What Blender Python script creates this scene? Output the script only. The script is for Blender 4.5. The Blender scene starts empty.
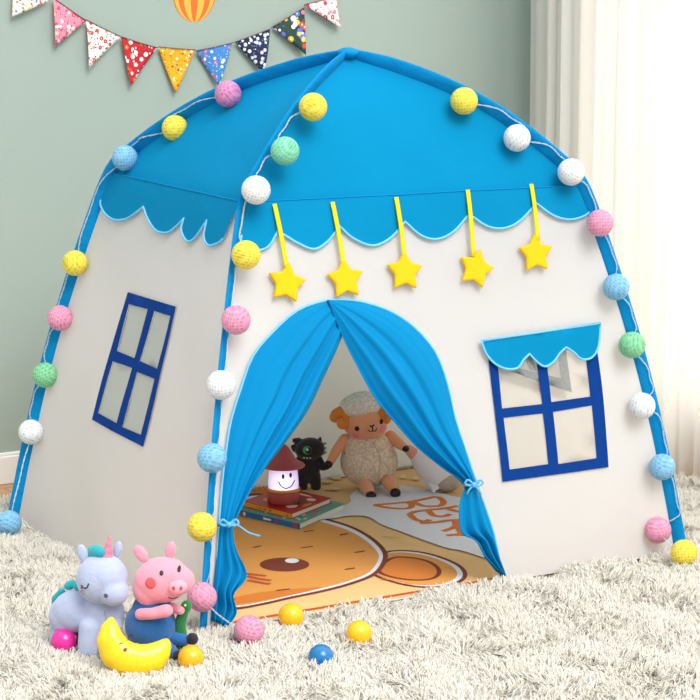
import bpy, math, random
import numpy as np
from mathutils import Vector, Matrix, noise
from mathutils.geometry import delaunay_2d_cdt
random.seed(7); np.random.seed(7)
PI = math.pi
S = bpy.context.scene
C = S.collection
F, PITCH, CAMH, YAW = 2200.0, 0.180, 1.554, 0.522
cy_, sy_ = math.cos(YAW), math.sin(YAW)
CAM = Vector((cy_*0.021 - sy_*5.753, -sy_*0.021 - cy_*5.753, CAMH))
FLOOR = -0.034

# ---------------------------------------------------------------- camera
cd = bpy.data.cameras.new('camera'); cam = bpy.data.objects.new('camera', cd); C.objects.link(cam)
cd.sensor_width = 36; cd.lens = F/700*36; cd.clip_end = 60
cam.location = CAM; cam.rotation_euler = (PI/2-PITCH, 0, -YAW)
S.camera = cam
RM = cam.rotation_euler.to_matrix()
RMI = RM.transposed()
def ray(px, py): return RM @ Vector(((px-350)/F, (350-py)/F, -1))
def proj(p):
    q = RMI @ (Vector(p)-CAM)
    return 350 + F*q.x/-q.z, 350 - F*q.y/-q.z, -q.z
def ground(px, py, z=0.0):
    d = ray(px, py); return CAM + d*((z-CAM.z)/d.z)
def hit(px, py, pt, n):
    d = ray(px, py); n = Vector(n); return CAM + d*((Vector(pt)-CAM).dot(n)/d.dot(n))
def at_depth(px, py, dep): return CAM + ray(px, py)*dep
RIGHT = RM @ Vector((1, 0, 0)); UPV = RM @ Vector((0, 1, 0)); BACK = RM @ Vector((0, 0, -1))

# ---------------------------------------------------------------- materials
def lin(c):
    return tuple([(x/255/12.92 if x/255 <= .04045 else ((x/255+.055)/1.055)**2.4) for x in c] + [1])
def newmat(name):
    m = bpy.data.materials.new(name); m.use_nodes = True
    nt = m.node_tree; nt.nodes.clear()
    out = nt.nodes.new('ShaderNodeOutputMaterial')
    return m, nt, out
def mat(name, col, rough=.7, var=.06, vscale=8, bump=0, bscale=200, trans=0, alpha=1, sheen=0, sss=0, spec=.5, coat=0, bump2=0, b2scale=20, tcol=None):
    m, nt, out = newmat(name); N = nt.nodes.new; L = nt.links.new
    b = N('ShaderNodeBsdfPrincipled')
    tc = N('ShaderNodeTexCoord')
    nz = N('ShaderNodeTexNoise'); nz.inputs['Scale'].default_value = vscale; nz.inputs['Detail'].default_value = 4
    L(tc.outputs['Object'], nz.inputs['Vector'])
    mx = N('ShaderNodeMix'); mx.data_type = 'RGBA'
    a = [max(0, c*(1-var)) for c in lin(col)[:3]]+[1]; d = [min(1, c*(1+var)) for c in lin(col)[:3]]+[1]
    mx.inputs['A'].default_value = a; mx.inputs['B'].default_value = d
    L(nz.outputs['Fac'], mx.inputs['Factor']); L(mx.outputs['Result'], b.inputs['Base Color'])
    b.inputs['Roughness'].default_value = rough
    b.inputs['Specular IOR Level'].default_value = spec
    b.inputs['Sheen Weight'].default_value = sheen
    b.inputs['Coat Weight'].default_value = coat
    if sss:
        b.inputs['Subsurface Weight'].default_value = sss; b.inputs['Subsurface Radius'].default_value = (.01, .008, .006)
        b.inputs['Subsurface Scale'].default_value = 1
    last = None
    for st, sc in ((bump, bscale), (bump2, b2scale)):
        if st:
            n2 = N('ShaderNodeTexNoise'); n2.inputs['Scale'].default_value = sc; n2.inputs['Detail'].default_value = 3
            L(tc.outputs['Object'], n2.inputs['Vector'])
            bp = N('ShaderNodeBump'); bp.inputs['Strength'].default_value = st; bp.inputs['Distance'].default_value = .6/sc
            L(n2.outputs['Fac'], bp.inputs['Height'])
            if last: L(last.outputs['Normal'], bp.inputs['Normal'])
            last = bp
    if last: L(last.outputs['Normal'], b.inputs['Normal'])
    sh = b.outputs[0]
    if trans:
        t = N('ShaderNodeBsdfTranslucent'); t.inputs['Color'].default_value = lin(tcol or col)
        ms = N('ShaderNodeMixShader'); ms.inputs[0].default_value = trans
        L(sh, ms.inputs[1]); L(t.outputs[0], ms.inputs[2]); sh = ms.outputs[0]
    if alpha < 1:
        t = N('ShaderNodeBsdfTransparent'); ms = N('ShaderNodeMixShader'); ms.inputs[0].default_value = alpha
        L(t.outputs[0], ms.inputs[1]); L(sh, ms.inputs[2]); sh = ms.outputs[0]
    L(sh, out.inputs[0])
    return m
def wool(name, col, scale=120, dark=.75, strength=1.0):
    m, nt, out = newmat(name); N = nt.nodes.new; L = nt.links.new
    b = N('ShaderNodeBsdfPrincipled'); b.inputs['Roughness'].default_value = .95
    tc = N('ShaderNodeTexCoord'); v = N('ShaderNodeTexVoronoi'); v.inputs['Scale'].default_value = scale
    nz = N('ShaderNodeTexNoise'); nz.inputs['Scale'].default_value = scale*.7
    ad = N('ShaderNodeVectorMath'); ad.operation = 'MULTIPLY_ADD'
    ad.inputs[1].default_value = (.02, .02, .02)
    L(nz.outputs['Color'], ad.inputs[0]); L(tc.outputs['Object'], ad.inputs[2]); L(tc.outputs['Object'], nz.inputs['Vector'])
    L(ad.outputs[0], v.inputs['Vector'])
    cr = N('ShaderNodeValToRGB'); l = lin(col)
    cr.color_ramp.elements[0].color = l; cr.color_ramp.elements[1].color = [c*dark for c in l[:3]]+[1]
    cr.color_ramp.elements[0].position = .2; cr.color_ramp.elements[1].position = .7
    L(v.outputs['Distance'], cr.inputs[0]); L(cr.outputs[0], b.inputs['Base Color'])
    bp = N('ShaderNodeBump'); bp.invert = True; bp.inputs['Strength'].default_value = strength; bp.inputs['Distance'].default_value = .004
    L(v.outputs['Distance'], bp.inputs['Height']); L(bp.outputs[0], b.inputs['Normal']); L(b.outputs[0], out.inputs[0])
    return m
def floral(name, base, cols, leaf, s=70, thr=.33, s2=150, thr2=.3):
    m, nt, out = newmat(name); N = nt.nodes.new; L = nt.links.new
    b = N('ShaderNodeBsdfPrincipled'); b.inputs['Roughness'].default_value = .85
    tc = N('ShaderNodeTexCoord')
    def layer(scale, cols, thr, under):
        v = N('ShaderNodeTexVoronoi'); v.inputs['Scale'].default_value = scale
        L(tc.outputs['Object'], v.inputs['Vector'])
        cr = N('ShaderNodeValToRGB'); cr.color_ramp.interpolation = 'CONSTANT'
        e = cr.color_ramp.elements
        while len(e) < len(cols): e.new(.5)
        for i, c in enumerate(cols): e[i].position = i/len(cols)*.9+.05 if i else 0; e[i].color = lin(c)
        L(v.outputs['Color'], cr.inputs[0])
        lt = N('ShaderNodeMath'); lt.operation = 'LESS_THAN'; lt.inputs[1].default_value = thr
        L(v.outputs['Distance'], lt.inputs[0])
        mx = N('ShaderNodeMix'); mx.data_type = 'RGBA'; L(lt.outputs[0], mx.inputs['Factor'])
        if isinstance(under, tuple): mx.inputs['A'].default_value = lin(under)
        else: L(under, mx.inputs['A'])
        L(cr.outputs[0], mx.inputs['B']); return mx.outputs['Result'], v
    u, _ = layer(s2, leaf, thr2, base)
    u, v = layer(s, cols, thr, u)
    lt = N('ShaderNodeMath'); lt.operation = 'LESS_THAN'; lt.inputs[1].default_value = thr*.3
    L(v.outputs['Distance'], lt.inputs[0])
    mx = N('ShaderNodeMix'); mx.data_type = 'RGBA'; L(lt.outputs[0], mx.inputs['Factor']); L(u, mx.inputs['A']); mx.inputs['B'].default_value = lin((245, 235, 215))
    L(mx.outputs['Result'], b.inputs['Base Color']); L(b.outputs[0], out.inputs[0])
    return m

WHITE = mat('tent_white_cotton', (236, 236, 237), .95, .015, 5, .2, 500, trans=.47, bump2=.05, b2scale=6, spec=.15, tcol=(252, 248, 242))
BLUE = mat('tent_blue_cotton', (0, 136, 186), .9, .03, 6, .15, 500, trans=.15, bump2=.08, b2scale=7, spec=.12)
CURT = mat('door_blue_cotton', (0, 134, 192), .85, .05, 6, .2, 500, trans=.12, spec=.15)
SLEEVE = mat('sleeve_blue_cotton', (0, 132, 192), .85, .06, 12, .2, 400, spec=.15, bump2=.3, b2scale=25)
PIPE = mat('light_blue_piping', (118, 192, 230), .7, .04)
NAVY = mat('navy_tape', (2, 54, 128), .9, .05, 20, .2, 500, spec=.15)
PANE = mat('mesh_pane', (222, 217, 208), .95, .03, 20, .3, 900, trans=.2, alpha=.5, spec=.1)
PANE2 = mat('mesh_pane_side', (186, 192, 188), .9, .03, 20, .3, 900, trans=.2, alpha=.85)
FARGREY = mat('far_frame_grey', (138, 142, 142), .95, .25, 160, alpha=.85, spec=.1)
YELF = mat('yellow_felt', (242, 184, 0), .95, .04, 30, .3, 400)
YELR = mat('yellow_ribbon', (222, 206, 10), .9, .04, 30)
WIRE = mat('clear_wire', (196, 202, 204), .35, .1, 60)
TIEC = mat('tie_cord_light_blue', (95, 176, 224), .7, .04)
def cotton(name, c):
    m, nt, out = newmat(name); N = nt.nodes.new; L = nt.links.new
    b = N('ShaderNodeBsdfPrincipled'); b.inputs['Roughness'].default_value = .4
    b.inputs['Subsurface Weight'].default_value = .1; b.inputs['Subsurface Scale'].default_value = .01
    tc = N('ShaderNodeTexCoord')
    ws = []
    for d, sc in (('X', 38), ('Z', 44), ('DIAGONAL', 30)):
        w = N('ShaderNodeTexWave'); w.wave_type = 'BANDS'; w.bands_direction = d; w.inputs['Scale'].default_value = sc; w.inputs['Distortion'].default_value = 3.5; w.inputs['Detail'].default_value = 1; w.inputs['Detail Scale'].default_value = 30
        L(tc.outputs['Object'], w.inputs['Vector']); ws.append(w)
    mxm = N('ShaderNodeMath'); mxm.operation = 'MAXIMUM'; L(ws[0].outputs['Fac'], mxm.inputs[0]); L(ws[1].outputs['Fac'], mxm.inputs[1])
    ad = N('ShaderNodeMath'); ad.operation = 'MULTIPLY_ADD'; ad.inputs[1].default_value = .45; L(ws[2].outputs['Fac'], ad.inputs[0]); L(mxm.outputs[0], ad.inputs[2])
    cr = N('ShaderNodeValToRGB'); l = lin(c)
    cr.color_ramp.elements[0].position = .15; cr.color_ramp.elements[0].color = [x*.5 for x in l[:3]]+[1]
    cr.color_ramp.elements[1].position = 1.0; cr.color_ramp.elements[1].color = [x*.85+.13 for x in l[:3]]+[1]
    e = cr.color_ramp.elements.new(.62); e.color = l
    dv = N('ShaderNodeMath'); dv.operation = 'MULTIPLY'; dv.inputs[1].default_value = .72; L(ad.outputs[0], dv.inputs[0])
    L(dv.outputs[0], cr.inputs[0]); L(cr.outputs[0], b.inputs['Base Color'])
    bp = N('ShaderNodeBump'); bp.inputs['Strength'].default_value = .5; bp.inputs['Distance'].default_value = .0025
    L(ad.outputs[0], bp.inputs['Height']); L(bp.outputs[0], b.inputs['Normal']); L(b.outputs[0], out.inputs[0]); return m
COT = dict(pink=cotton('thread_pink', (240, 150, 185)), lilac=cotton('thread_mauve', (220, 130, 185)), yellow=cotton('thread_yellow', (250, 226, 40)),
           blue=cotton('thread_blue', (120, 190, 232)), mint=cotton('thread_mint', (120, 215, 175)), green=cotton('thread_green', (120, 208, 150)),
           white=cotton('thread_white', (240, 243, 246)))

# ---------------------------------------------------------------- geometry helpers
def link_mesh(name, V, Fc, mats, parent=None, smooth=True, mi=None):
    me = bpy.data.meshes.new(name)
    me.from_pydata([tuple(v) for v in V], [], [tuple(f) for f in Fc])
    if not isinstance(mats, (list, tuple)): mats = [mats]
    for m in mats: me.materials.append(m)
    if mi: me.polygons.foreach_set('material_index', mi)
    me.polygons.foreach_set('use_smooth', [smooth]*len(me.polygons))
    me.update()
    o = bpy.data.objects.new(name, me); C.objects.link(o)
    if parent: o.parent = parent
    return o
def tag(o, label=None, cat=None, group=None, kind=None):
    if label: o['label'] = label
    if cat: o['category'] = cat
    if group: o['group'] = group
    if kind: o['kind'] = kind
    return o
def thing(name, label, cat, loc=(0, 0, 0), rz=0, group=None):
    o = bpy.data.objects.new(name, None); C.objects.link(o); o.empty_display_size = .05
    o.location = loc; o.rotation_euler = (0, 0, rz)
    return tag(o, label, cat, group)
class Geo:
    def __init__(s): s.V = []; s.F = []; s.M = []
    def add(s, V, Fc, mi=0):
        n = len(s.V); s.V += [Vector(v) for v in V]; s.F += [tuple(i+n for i in f) for f in Fc]; s.M += [mi]*len(Fc)
    def ell(s, c, r, R=None, nu=24, nv=14, mi=0):
        if not hasattr(r, '__len__'): r = (r, r, r)
        V = []; Fc = []
        for j in range(1, nv):
            th = PI*j/nv
            for i in range(nu):
                a = 2*PI*i/nu
                V.append(Vector((r[0]*math.sin(th)*math.cos(a), r[1]*math.sin(th)*math.sin(a), r[2]*math.cos(th))))
        V += [Vector((0, 0, r[2])), Vector((0, 0, -r[2]))]
        T, B = len(V)-2, len(V)-1
        for j in range(nv-2):
            for i in range(nu):
                k = (i+1) % nu; Fc.append((j*nu+i, (j+1)*nu+i, (j+1)*nu+k, j*nu+k))
        for i in range(nu):
            k = (i+1) % nu; Fc.append((T, i, k)); Fc.append((B, (nv-2)*nu+k, (nv-2)*nu+i))
        if R is not None: V = [R @ v for v in V]
        s.add([v+Vector(c) for v in V], Fc, mi); return s
    def tube(s, P, r, n=8, mi=0, cap=True, flat=None, side=None):
        P = [Vector(p) for p in P]
        if not hasattr(r, '__len__'): r = [r]*len(P)
        V = []; Fc = []; prev = None
        for i, p in enumerate(P):
            t = (P[min(i+1, len(P)-1)]-P[max(i-1, 0)])
            if t.length < 1e-9: t = Vector((0, 0, 1))
            t.normalize()
            if side is not None: a = Vector(side if not callable(side) else side(i))
            elif prev is None: a = Vector((0, 0, 1)) if abs(t.z) < .9 else Vector((1, 0, 0))
            else: a = prev
            a = (a - t*a.dot(t))
            if a.length < 1e-6: a = t.orthogonal()
            a.normalize(); prev = a; b = t.cross(a)
            fl = flat if flat is not None else 1
            for k in range(n):
                q = 2*PI*k/n
                V.append(p + a*math.cos(q)*r[i] + b*math.sin(q)*r[i]*fl)
        for i in range(len(P)-1):
            for k in range(n):
                m = (k+1) % n; Fc.append((i*n+k, i*n+m, (i+1)*n+m, (i+1)*n+k))
        if cap:
            Fc.append(tuple(range(n))[::-1]); Fc.append(tuple((len(P)-1)*n+k for k in range(n)))
        s.add(V, Fc, mi); return s
    def box(s, lo, hi, mi=0):
        x0, y0, z0 = lo; x1, y1, z1 = hi
        V = [(x0, y0, z0), (x1, y0, z0), (x1, y1, z0), (x0, y1, z0), (x0, y0, z1), (x1, y0, z1), (x1, y1, z1), (x0, y1, z1)]
        s.add(V, [(0, 3, 2, 1), (4, 5, 6, 7), (0, 1, 5, 4), (1, 2, 6, 5), (2, 3, 7, 6), (3, 0, 4, 7)], mi); return s
    def prism(s, base, up, mi=0):
        n = len(base); V = list(base)+[Vector(b)+Vector(up) for b in base]
        s.add(V, [tuple(range(n))[::-1], tuple(range(n, 2*n))]+[(i, (i+1) % n, n+(i+1) % n, n+i) for i in range(n)], mi); return s
    def lathe(s, prof, c=(0, 0, 0), n=40, mi=0):
        V = []; Fc = []
        for r, z in prof:
            for k in range(n): V.append(Vector((r*math.cos(2*PI*k/n), r*math.sin(2*PI*k/n), z))+Vector(c))
        for i in range(len(prof)-1):
            for k in range(n):
                m = (k+1) % n; Fc.append((i*n+k, i*n+m, (i+1)*n+m, (i+1)*n+k))
        s.add(V, Fc, mi); return s
    def obj(s, name, mats, parent=None, smooth=True): return link_mesh(name, s.V, s.F, mats, parent, smooth, s.M)
def mod_solid(o, t, off=0):
    m = o.modifiers.new('thickness', 'SOLIDIFY'); m.thickness = t; m.offset = off; return o
def mod_bevel(o, w, seg=2, ang=.6):
    m = o.modifiers.new('bevel', 'BEVEL'); m.width = w; m.segments = seg; m.limit_method = 'ANGLE'; m.angle_limit = ang; return o
def bake(o):
    dg = bpy.context.evaluated_depsgraph_get(); dg.update()
    me = bpy.data.meshes.new_from_object(o.evaluated_get(dg)); o.modifiers.clear(); old = o.data; o.data = me
    bpy.data.meshes.remove(old); me.name = o.name; return o
def blob(name, parts, m, parent=None, voxel=.003, smooth=6):
    """one continuous soft body grown from overlapping ellipsoids ('e') and tapered limbs ('c')"""
    g = Geo()
    for p in parts:
        if p[0] == 'e': g.ell(p[1], p[2], p[3] if len(p) > 3 else None)
        else:
            P, R = p[1], p[2]
            dn = []; rn = []
            for i in range(len(P)-1):
                a, b = Vector(P[i]), Vector(P[i+1]); k = max(2, int((b-a).length/(min(R[i], R[i+1])*.35+1e-4)))
                k = min(k, 14)
                for q in range(k): dn.append(a.lerp(b, q/k)); rn.append(R[i]+(R[i+1]-R[i])*q/k)
            dn.append(Vector(P[-1])); rn.append(R[-1])
            for c, r in zip(dn, rn): g.ell(c, (r, r*(p[3] if len(p) > 3 else 1), r), None, 16, 10)
    o = g.obj(name, m, None)
    r = o.modifiers.new('r', 'REMESH'); r.mode = 'VOXEL'; r.voxel_size = voxel; r.use_smooth_shade = True
    s_ = o.modifiers.new('s', 'SMOOTH'); s_.factor = .6; s_.iterations = smooth
    bake(o)
    o.data.polygons.foreach_set('use_smooth', [True]*len(o.data.polygons))
    o.data.materials.clear(); o.data.materials.append(m)
    o.data.polygons.foreach_set('material_index', [0]*len(o.data.polygons))
    if parent: o.parent = parent
    return o
def catmull(P, n=6, closed=False):
    P = [Vector(p) for p in P]; out = []; N = len(P)
    for i in range(N if closed else N-1):
        if closed: a, b, c, d = P[(i-1) % N], P[i], P[(i+1) % N], P[(i+2) % N]
        else: a, b, c, d = P[max(i-1, 0)], P[i], P[i+1], P[min(i+2, N-1)]
        for k in range(n):
            t = k/n
            out.append(.5*((2*b)+(c-a)*t+(2*a-5*b+4*c-d)*t*t+(3*b-a-3*c+d)*t**3))
    if not closed: out.append(P[-1])
    return out
def inside(p, poly):
    x, y = p[0], p[1]; c = False; j = len(poly)-1
    for i in range(len(poly)):
        a, b = poly[i], poly[j]
        if (a[1] > y) != (b[1] > y) and x < (b[0]-a[0])*(y-a[1])/(b[1]-a[1])+a[0]: c = not c
        j = i
    return c
def fill2d(outer, holes=(), sp=.04):
    """triangulate a 2-D outline with holes, with inner points every sp"""
    def dens(L):
        o = []
        for i in range(len(L)):
            a, b = Vector(L[i][:2]), Vector(L[(i+1) % len(L)][:2]); k = max(1, int((b-a).length/sp+.5))
            for q in range(k): o.append(a.lerp(b, q/k))
        return o
    loops = [dens(outer)]+[dens(h) for h in holes]
    V = []; Ed = []
    for L in loops:
        n = len(V); V += L; Ed += [(n+i, n+(i+1) % len(L)) for i in range(len(L))]
    xs = [v.x for v in V]; ys = [v.y for v in V]; x = min(xs)+sp*.5
    while x < max(xs):
        y = min(ys)+sp*.5
        while y < max(ys):
            if inside((x, y), loops[0]) and not any(inside((x, y), h) for h in loops[1:]): V.append(Vector((x, y)))
            y += sp
        x += sp
    r = delaunay_2d_cdt(V, Ed, [], 0, 1e-7)
    out = []
    for f in r[2]:
        c = sum((r[0][i] for i in f), Vector((0, 0)))/len(f)
        if inside(c, loops[0]) and not any(inside(c, h) for h in loops[1:]): out.append(tuple(f))
    return r[0], out

# ---------------------------------------------------------------- tent frame, traced onto a real 3-D tent
G0 = dict(FL=ground(203, 632), FR=ground(681, 552), BL=ground(13, 520))
G0['BR'] = G0['FR']+G0['BL']-G0['FL']
HS = .975
G1 = dict(FL=ground(241, 197, HS), FR=ground(582, 180, HS), BL=ground(110, 168, HS))
APEX = ground(348, 52, 1.3)
ctr = (G0['FR']+G0['BL'])/2
inFL = G1['FL']-G0['FL']; inFR = G1['FR']-G0['FR']; inBL = G1['BL']-G0['BL']
G1['BR'] = G0['BR']+Vector((inFR.x, inBL.y, HS))
print('corners', G0, G1, APEX)
def pole_curve(k, b1=.026, b2=.054):
    P0, P1, P2 = G0[k], G1[k], APEX; dg = Vector(((P0-ctr).x, (P0-ctr).y, 0)).normalized()
    pts = []; n = 30
    for a, b, bb in ((P0, P1, b1), (P1, P2, b2)):
        t = (b-a).normalized(); o = (dg-t*dg.dot(t)).normalized()
        for i in range(n): pts.append(a.lerp(b, i/n)+o*bb*math.sin(PI*i/n))
    pts.append(P2)
    for _ in range(4):
        q = pts[:]
        for i in range(1, len(pts)-1):
            w = 1 if abs(i-n) < 4 or i > 2*n-5 else .1
            q[i] = pts[i].lerp((pts[i-1]+pts[i+1])/2, .6*w)
        pts = q
    outs = []
    for i in range(len(pts)):
        t = (pts[min(i+1, len(pts)-1)]-pts[max(i-1, 0)]).normalized(); outs.append((dg-t*dg.dot(t)).normalized())
    inner = [p-o*.013 for p, o in zip(pts, outs)]
    inner[-1] = APEX-Vector((0, 0, .012))
    return pts, inner, outs
POLE = {k: pole_curve(k) for k in ('FL', 'FR', 'BR', 'BL')}
def pol(k, v):
    L = POLE[k][1]; x = max(0, min(v, 2))*30; i = min(int(x), 59); return L[i].lerp(L[i+1], x-i)
FACE = dict(front=('FL', 'FR'), left=('BL', 'FL'), right=('FR', 'BR'), back=('BR', 'BL'))
def surf0(face, u, v):
    a, b = FACE[face]; return pol(a, v).lerp(pol(b, v), u)
def nrm(face, u, v):
    e = .02
    v = min(v, 1.9)
    du = surf0(face, u+e, v)-surf0(face, u-e, v); dv = surf0(face, u, v+e)-surf0(face, u, max(v-e, 0))
    return du.cross(dv).normalized()
def surf(face, u, v, off=0, wr=1):
    p = surf0(face, u, v); n = nrm(face, u, v); q = max(0, min(1, u)); w = v % 1 if v < 2 else 1
    sag = -.010*math.sin(PI*q)*math.sin(PI*min(v, 1)) if v < 1 else -.018*math.sin(PI*q)*math.sin(PI*min(v-1, 1))
    edge = min(1, 12*q, 12*(1-q))
    z = noise.noise(p*3.1)*.007+noise.noise(p*7.7+Vector((3, 1, 2)))*.003
    return p+n*(sag+z*edge*wr+off)
def px2uv(face, px, py, v0=.5):
    u, v = .5, v0
    for _ in range(9):
        x, y, _d = proj(surf0(face, u, v)); xa, ya, _d = proj(surf0(face, u+.01, v)); xb, yb, _d = proj(surf0(face, u, v+.01))
        a, b, c, d = (xa-x)/.01, (xb-x)/.01, (ya-y)/.01, (yb-y)/.01; D = a*d-b*c; ex, ey = px-x, py-y
        u += max(-.4, min(.4, (d*ex-b*ey)/D)); v += max(-.4, min(.4, (-c*ex+a*ey)/D)); v = max(-.02, min(1.96, v))
    return u, v
def uvs(face, P, v0=.5): return [Vector(px2uv(face, p[0], p[1], v0)) for p in P]
SC = 1.2
def skin(name, face, outer, holes, m, parent, off=0, sp=.04, thick=0, wr=1):
    """fabric piece lying on one face of the tent, outline in face coordinates"""
    V, T = fill2d([(p[0]*SC, p[1]) for p in outer], [[(p[0]*SC, p[1]) for p in h] for h in holes], sp)
    o = link_mesh(name, [surf(face, v.x/SC, v.y, off, wr) for v in V], T, m, parent)
    if thick: mod_solid(o, thick)
    return o
def piping(g, face, uv, r=.0025, off=.008):
    g.tube([surf(face, p[0], p[1], off) for p in uv], r, 6)

tent = thing('play_tent', 'blue and white house-shaped fabric play tent standing on the shaggy rug', 'tent')
# door arch
ARCH = [(211, 622), (215, 575), (218, 523), (221, 482), (225, 450), (230, 420), (240, 388), (252, 356), (272, 332), (296, 311), (322, 301.5), (345, 300), (366, 303), (392, 312), (416, 328), (436, 352), (448, 384), (456, 420), (467, 453), (477, 482), (487, 510), (494, 532), (498.5, 556), (501, 577)]
arch_uv = uvs('front', [p for p in catmull([Vector((a, b)) for a, b in ARCH], 3)])
hole_door = [Vector((arch_uv[0].x, .0035))]+arch_uv+[Vector((arch_uv[-1].x, .0035))]
# front window
FW_OUT = [(488.5, 352), (595, 336), (608, 467), (503, 482)]
FW_P = [[(498, 360), (536, 354), (542.5, 404), (503, 408.5)], [(546, 352.5), (584.5, 347), (590, 396.5), (551.5, 402)],
        [(504.5, 418), (543, 413.5), (548, 464), (510, 469.5)], [(553, 412), (591.5, 405.5), (596, 458), (558, 464)]]
LW_OUT = [(127.5, 292), (175.2, 306.5), (140.3, 446.6), (91.4, 419.5)]
LW_P = [[(128.4, 304), (147, 309), (131.8, 357.8), (116, 350.7)], [(154, 310.8), (169.7, 315.8), (154.7, 368.4), (137, 360.5)],
        [(112, 361), (129.4, 367.5), (115.9, 423), (97.7, 413)], [(134.3, 371.5), (152, 378.3), (137.9, 434.4), (121.3, 427)]]
def window(face, out, panes, pm, mirror=False, uvmap=None):
    o_uv = uvs(face, out); p_uv = [uvs(face, p) for p in panes]
    fr = skin('window_frame', face, o_uv, p_uv, NAVY, tent, .0045, .035)
    tag(fr, 'navy tape window frame with four panes')
    for p in p_uv:
        c = sum(p, Vector((0, 0)))/4
        skin('window_pane', face, [c+(q-c)*1.04 for q in p], [], pm, fr, .0015, .05)
    c = sum(o_uv, Vector((0, 0)))/4
    return [c+(q-c)*.93 for q in o_uv]
RECT = [(0, 0), (1, 0), (1, 1), (0, 1)]
h1 = window('front', FW_OUT, FW_P, PANE)
h2 = window('left', LW_OUT, LW_P, PANE2)
hr = [(.33, .35), (.67, .35), (.67, .72), (.33, .72)]
fr = skin('window_frame', 'right', hr, [[(.36, .38), (.49, .38), (.49, .52), (.36, .52)], [(.51, .38), (.64, .38), (.64, .52), (.51, .52)], [(.36, .55), (.49, .55), (.49, .69), (.36, .69)], [(.51, .55), (.64, .55), (.64, .69), (.51, .69)]], NAVY, tent, .0045, .05)
skin('window_pane', 'right', hr, [], PANE2, fr, .001, .06)
wf = skin('front_wall', 'front', RECT, [hole_door, h1], WHITE, tent, 0, .035)
skin('side_wall', 'left', RECT, [h2], WHITE, tent, 0, .04)
skin('side_wall', 'right', RECT, [[(.35, .37), (.65, .37), (.65, .7), (.35, .7)]], WHITE, tent, 0, .06)
skin('back_wall', 'back', RECT, [], WHITE, tent, 0, .06)
for f in FACE:
    V = []; Fc = []; nu, nv = 26, 26
    for j in range(nv+1):
        for i in range(nu+1): V.append(surf(f, i/nu, 1+.985*j/nv))
    for j in range(nv):
        for i in range(nu): a = j*(nu+1)+i; Fc.append((a, a+1, a+nu+2, a+nu+1))
    link_mesh('roof_panel', V, Fc, BLUE, tent)
# scalloped eaves
def scallop_uv(face, lists):
    out = []
    for L in lists:
        c = catmull([Vector((a, b)) for a, b in L], 4); out += c if not out else c[1:]
    return uvs(face, out, .9)
FV = [[(234, 236), (244, 247), (256, 251), (267, 247), (276, 232)], [(276, 232), (286, 238), (296, 244), (312, 250), (326, 242), (338, 227)],
      [(338, 227), (352, 239), (372, 246), (390, 238), (404, 222)], [(404, 222), (420, 236), (436, 239.5), (452, 232), (466, 216)],
      [(469, 216), (486, 227), (503, 228.5), (518, 221), (534, 204)], [(534, 204), (551, 216), (567, 220), (581, 217), (589, 212)]]
LVS = [[(101, 200), (107, 213), (117, 220.6), (129, 219.5), (139, 213), (146, 207.5)], [(146, 207.5), (150, 220), (158, 231), (170, 233.5), (180, 226), (186.5, 219)],
       [(186.5, 219), (184, 231), (190, 242), (198, 238), (209.5, 221)], [(209.5, 221), (206.5, 237), (211, 246), (221, 244), (226, 240)]]
def eave(face, uvl):
    uvl = [Vector((max(.004, min(.996, p.x)), p.y)) for p in uvl]
    o = skin('eave_valance', face, [Vector((.004, 1.004))]+uvl+[Vector((.996, 1.004))], [], BLUE, tent, .008, .03)
    g = Geo(); piping(g, face, uvl, .0032, .0085); g.obj('piping', PIPE, o)
    g = Geo(); g.tube([surf(face, i/30, 1.002, .0085) for i in range(31)], .0018, 6); g.obj('seam', SLEEVE, o)
eave('front', scallop_uv('front', FV)); eave('left', scallop_uv('left', LVS))
gen = []
for k in range(6):
    for q in range(8):
        t = q/8; gen.append(Vector(((k+t)/6, .86-.07*math.sin(PI*t))))
gen.append(Vector((1, .86)))
eave('right', gen); eave('back', gen)
# pole sleeves
for k in ('FL', 'FR', 'BR', 'BL'):
    pts, inner, outs = POLE[k]
    g = Geo(); N_ = len(pts)
    g.tube(pts[:-1]+[APEX+Vector((0, 0, .004))], [.018]*28+[.0185, .019, .020]+[.021]*(N_-37)+[.021, .020, .018, .016, .013, .01], 14, flat=.30, side=lambda i: outs[i])
    g.obj('pole_sleeve', SLEEVE, tent)
    sm = Geo(); sm.tube([p-o*.015+ (0*o) for p, o in zip(pts, outs)][1:-2], .0095, 8); 
g = Geo(); g.ell(APEX+Vector((0, 0, -.002)), (.028, .028, .014)); g.obj('apex_cap', SLEEVE, tent)
# arch trim
g = Geo(); piping(g, 'front', arch_uv, .0032, .006); g.obj('door_piping', PIPE, tent)
# window awning
AW = [[(480, 341), (485, 354), (494, 364), (505, 369), (516, 368), (522, 360), (528, 354)], [(528, 354), (535, 361.6), (543, 366.5), (551.5, 362), (558, 353), (564, 347.5)],
      [(564, 347.5), (571, 352), (579, 359), (589.5, 357.5), (596, 346), (598, 323)]]
auv = scallop_uv('front', AW)
aw = skin('window_awning', 'front', auv, [], BLUE, tent, .015, .03)
tag(aw, 'blue scalloped awning above the front window')
g = Geo(); piping(g, 'front', auv+[auv[0]], .003, .0155); g.obj('piping', PIPE, aw)
# grey bands added over the upper panes, standing in for the far window's frame
fa = skin('far_frame_band', 'front', uvs('front', [(498, 366), (506, 362), (512, 366), (562, 378.5), (556, 345), (565, 343), (572.5, 392.5)]), [], FARGREY, tent, .003, .03); tag(fa, 'grey band on the upper front panes, standing in for the far window frame')
skin('far_frame_strip', 'front', uvs('front', [(523, 352), (531, 352), (538, 371.5), (531, 370)]), [], FARGREY, fa, .003, .03)

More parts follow.
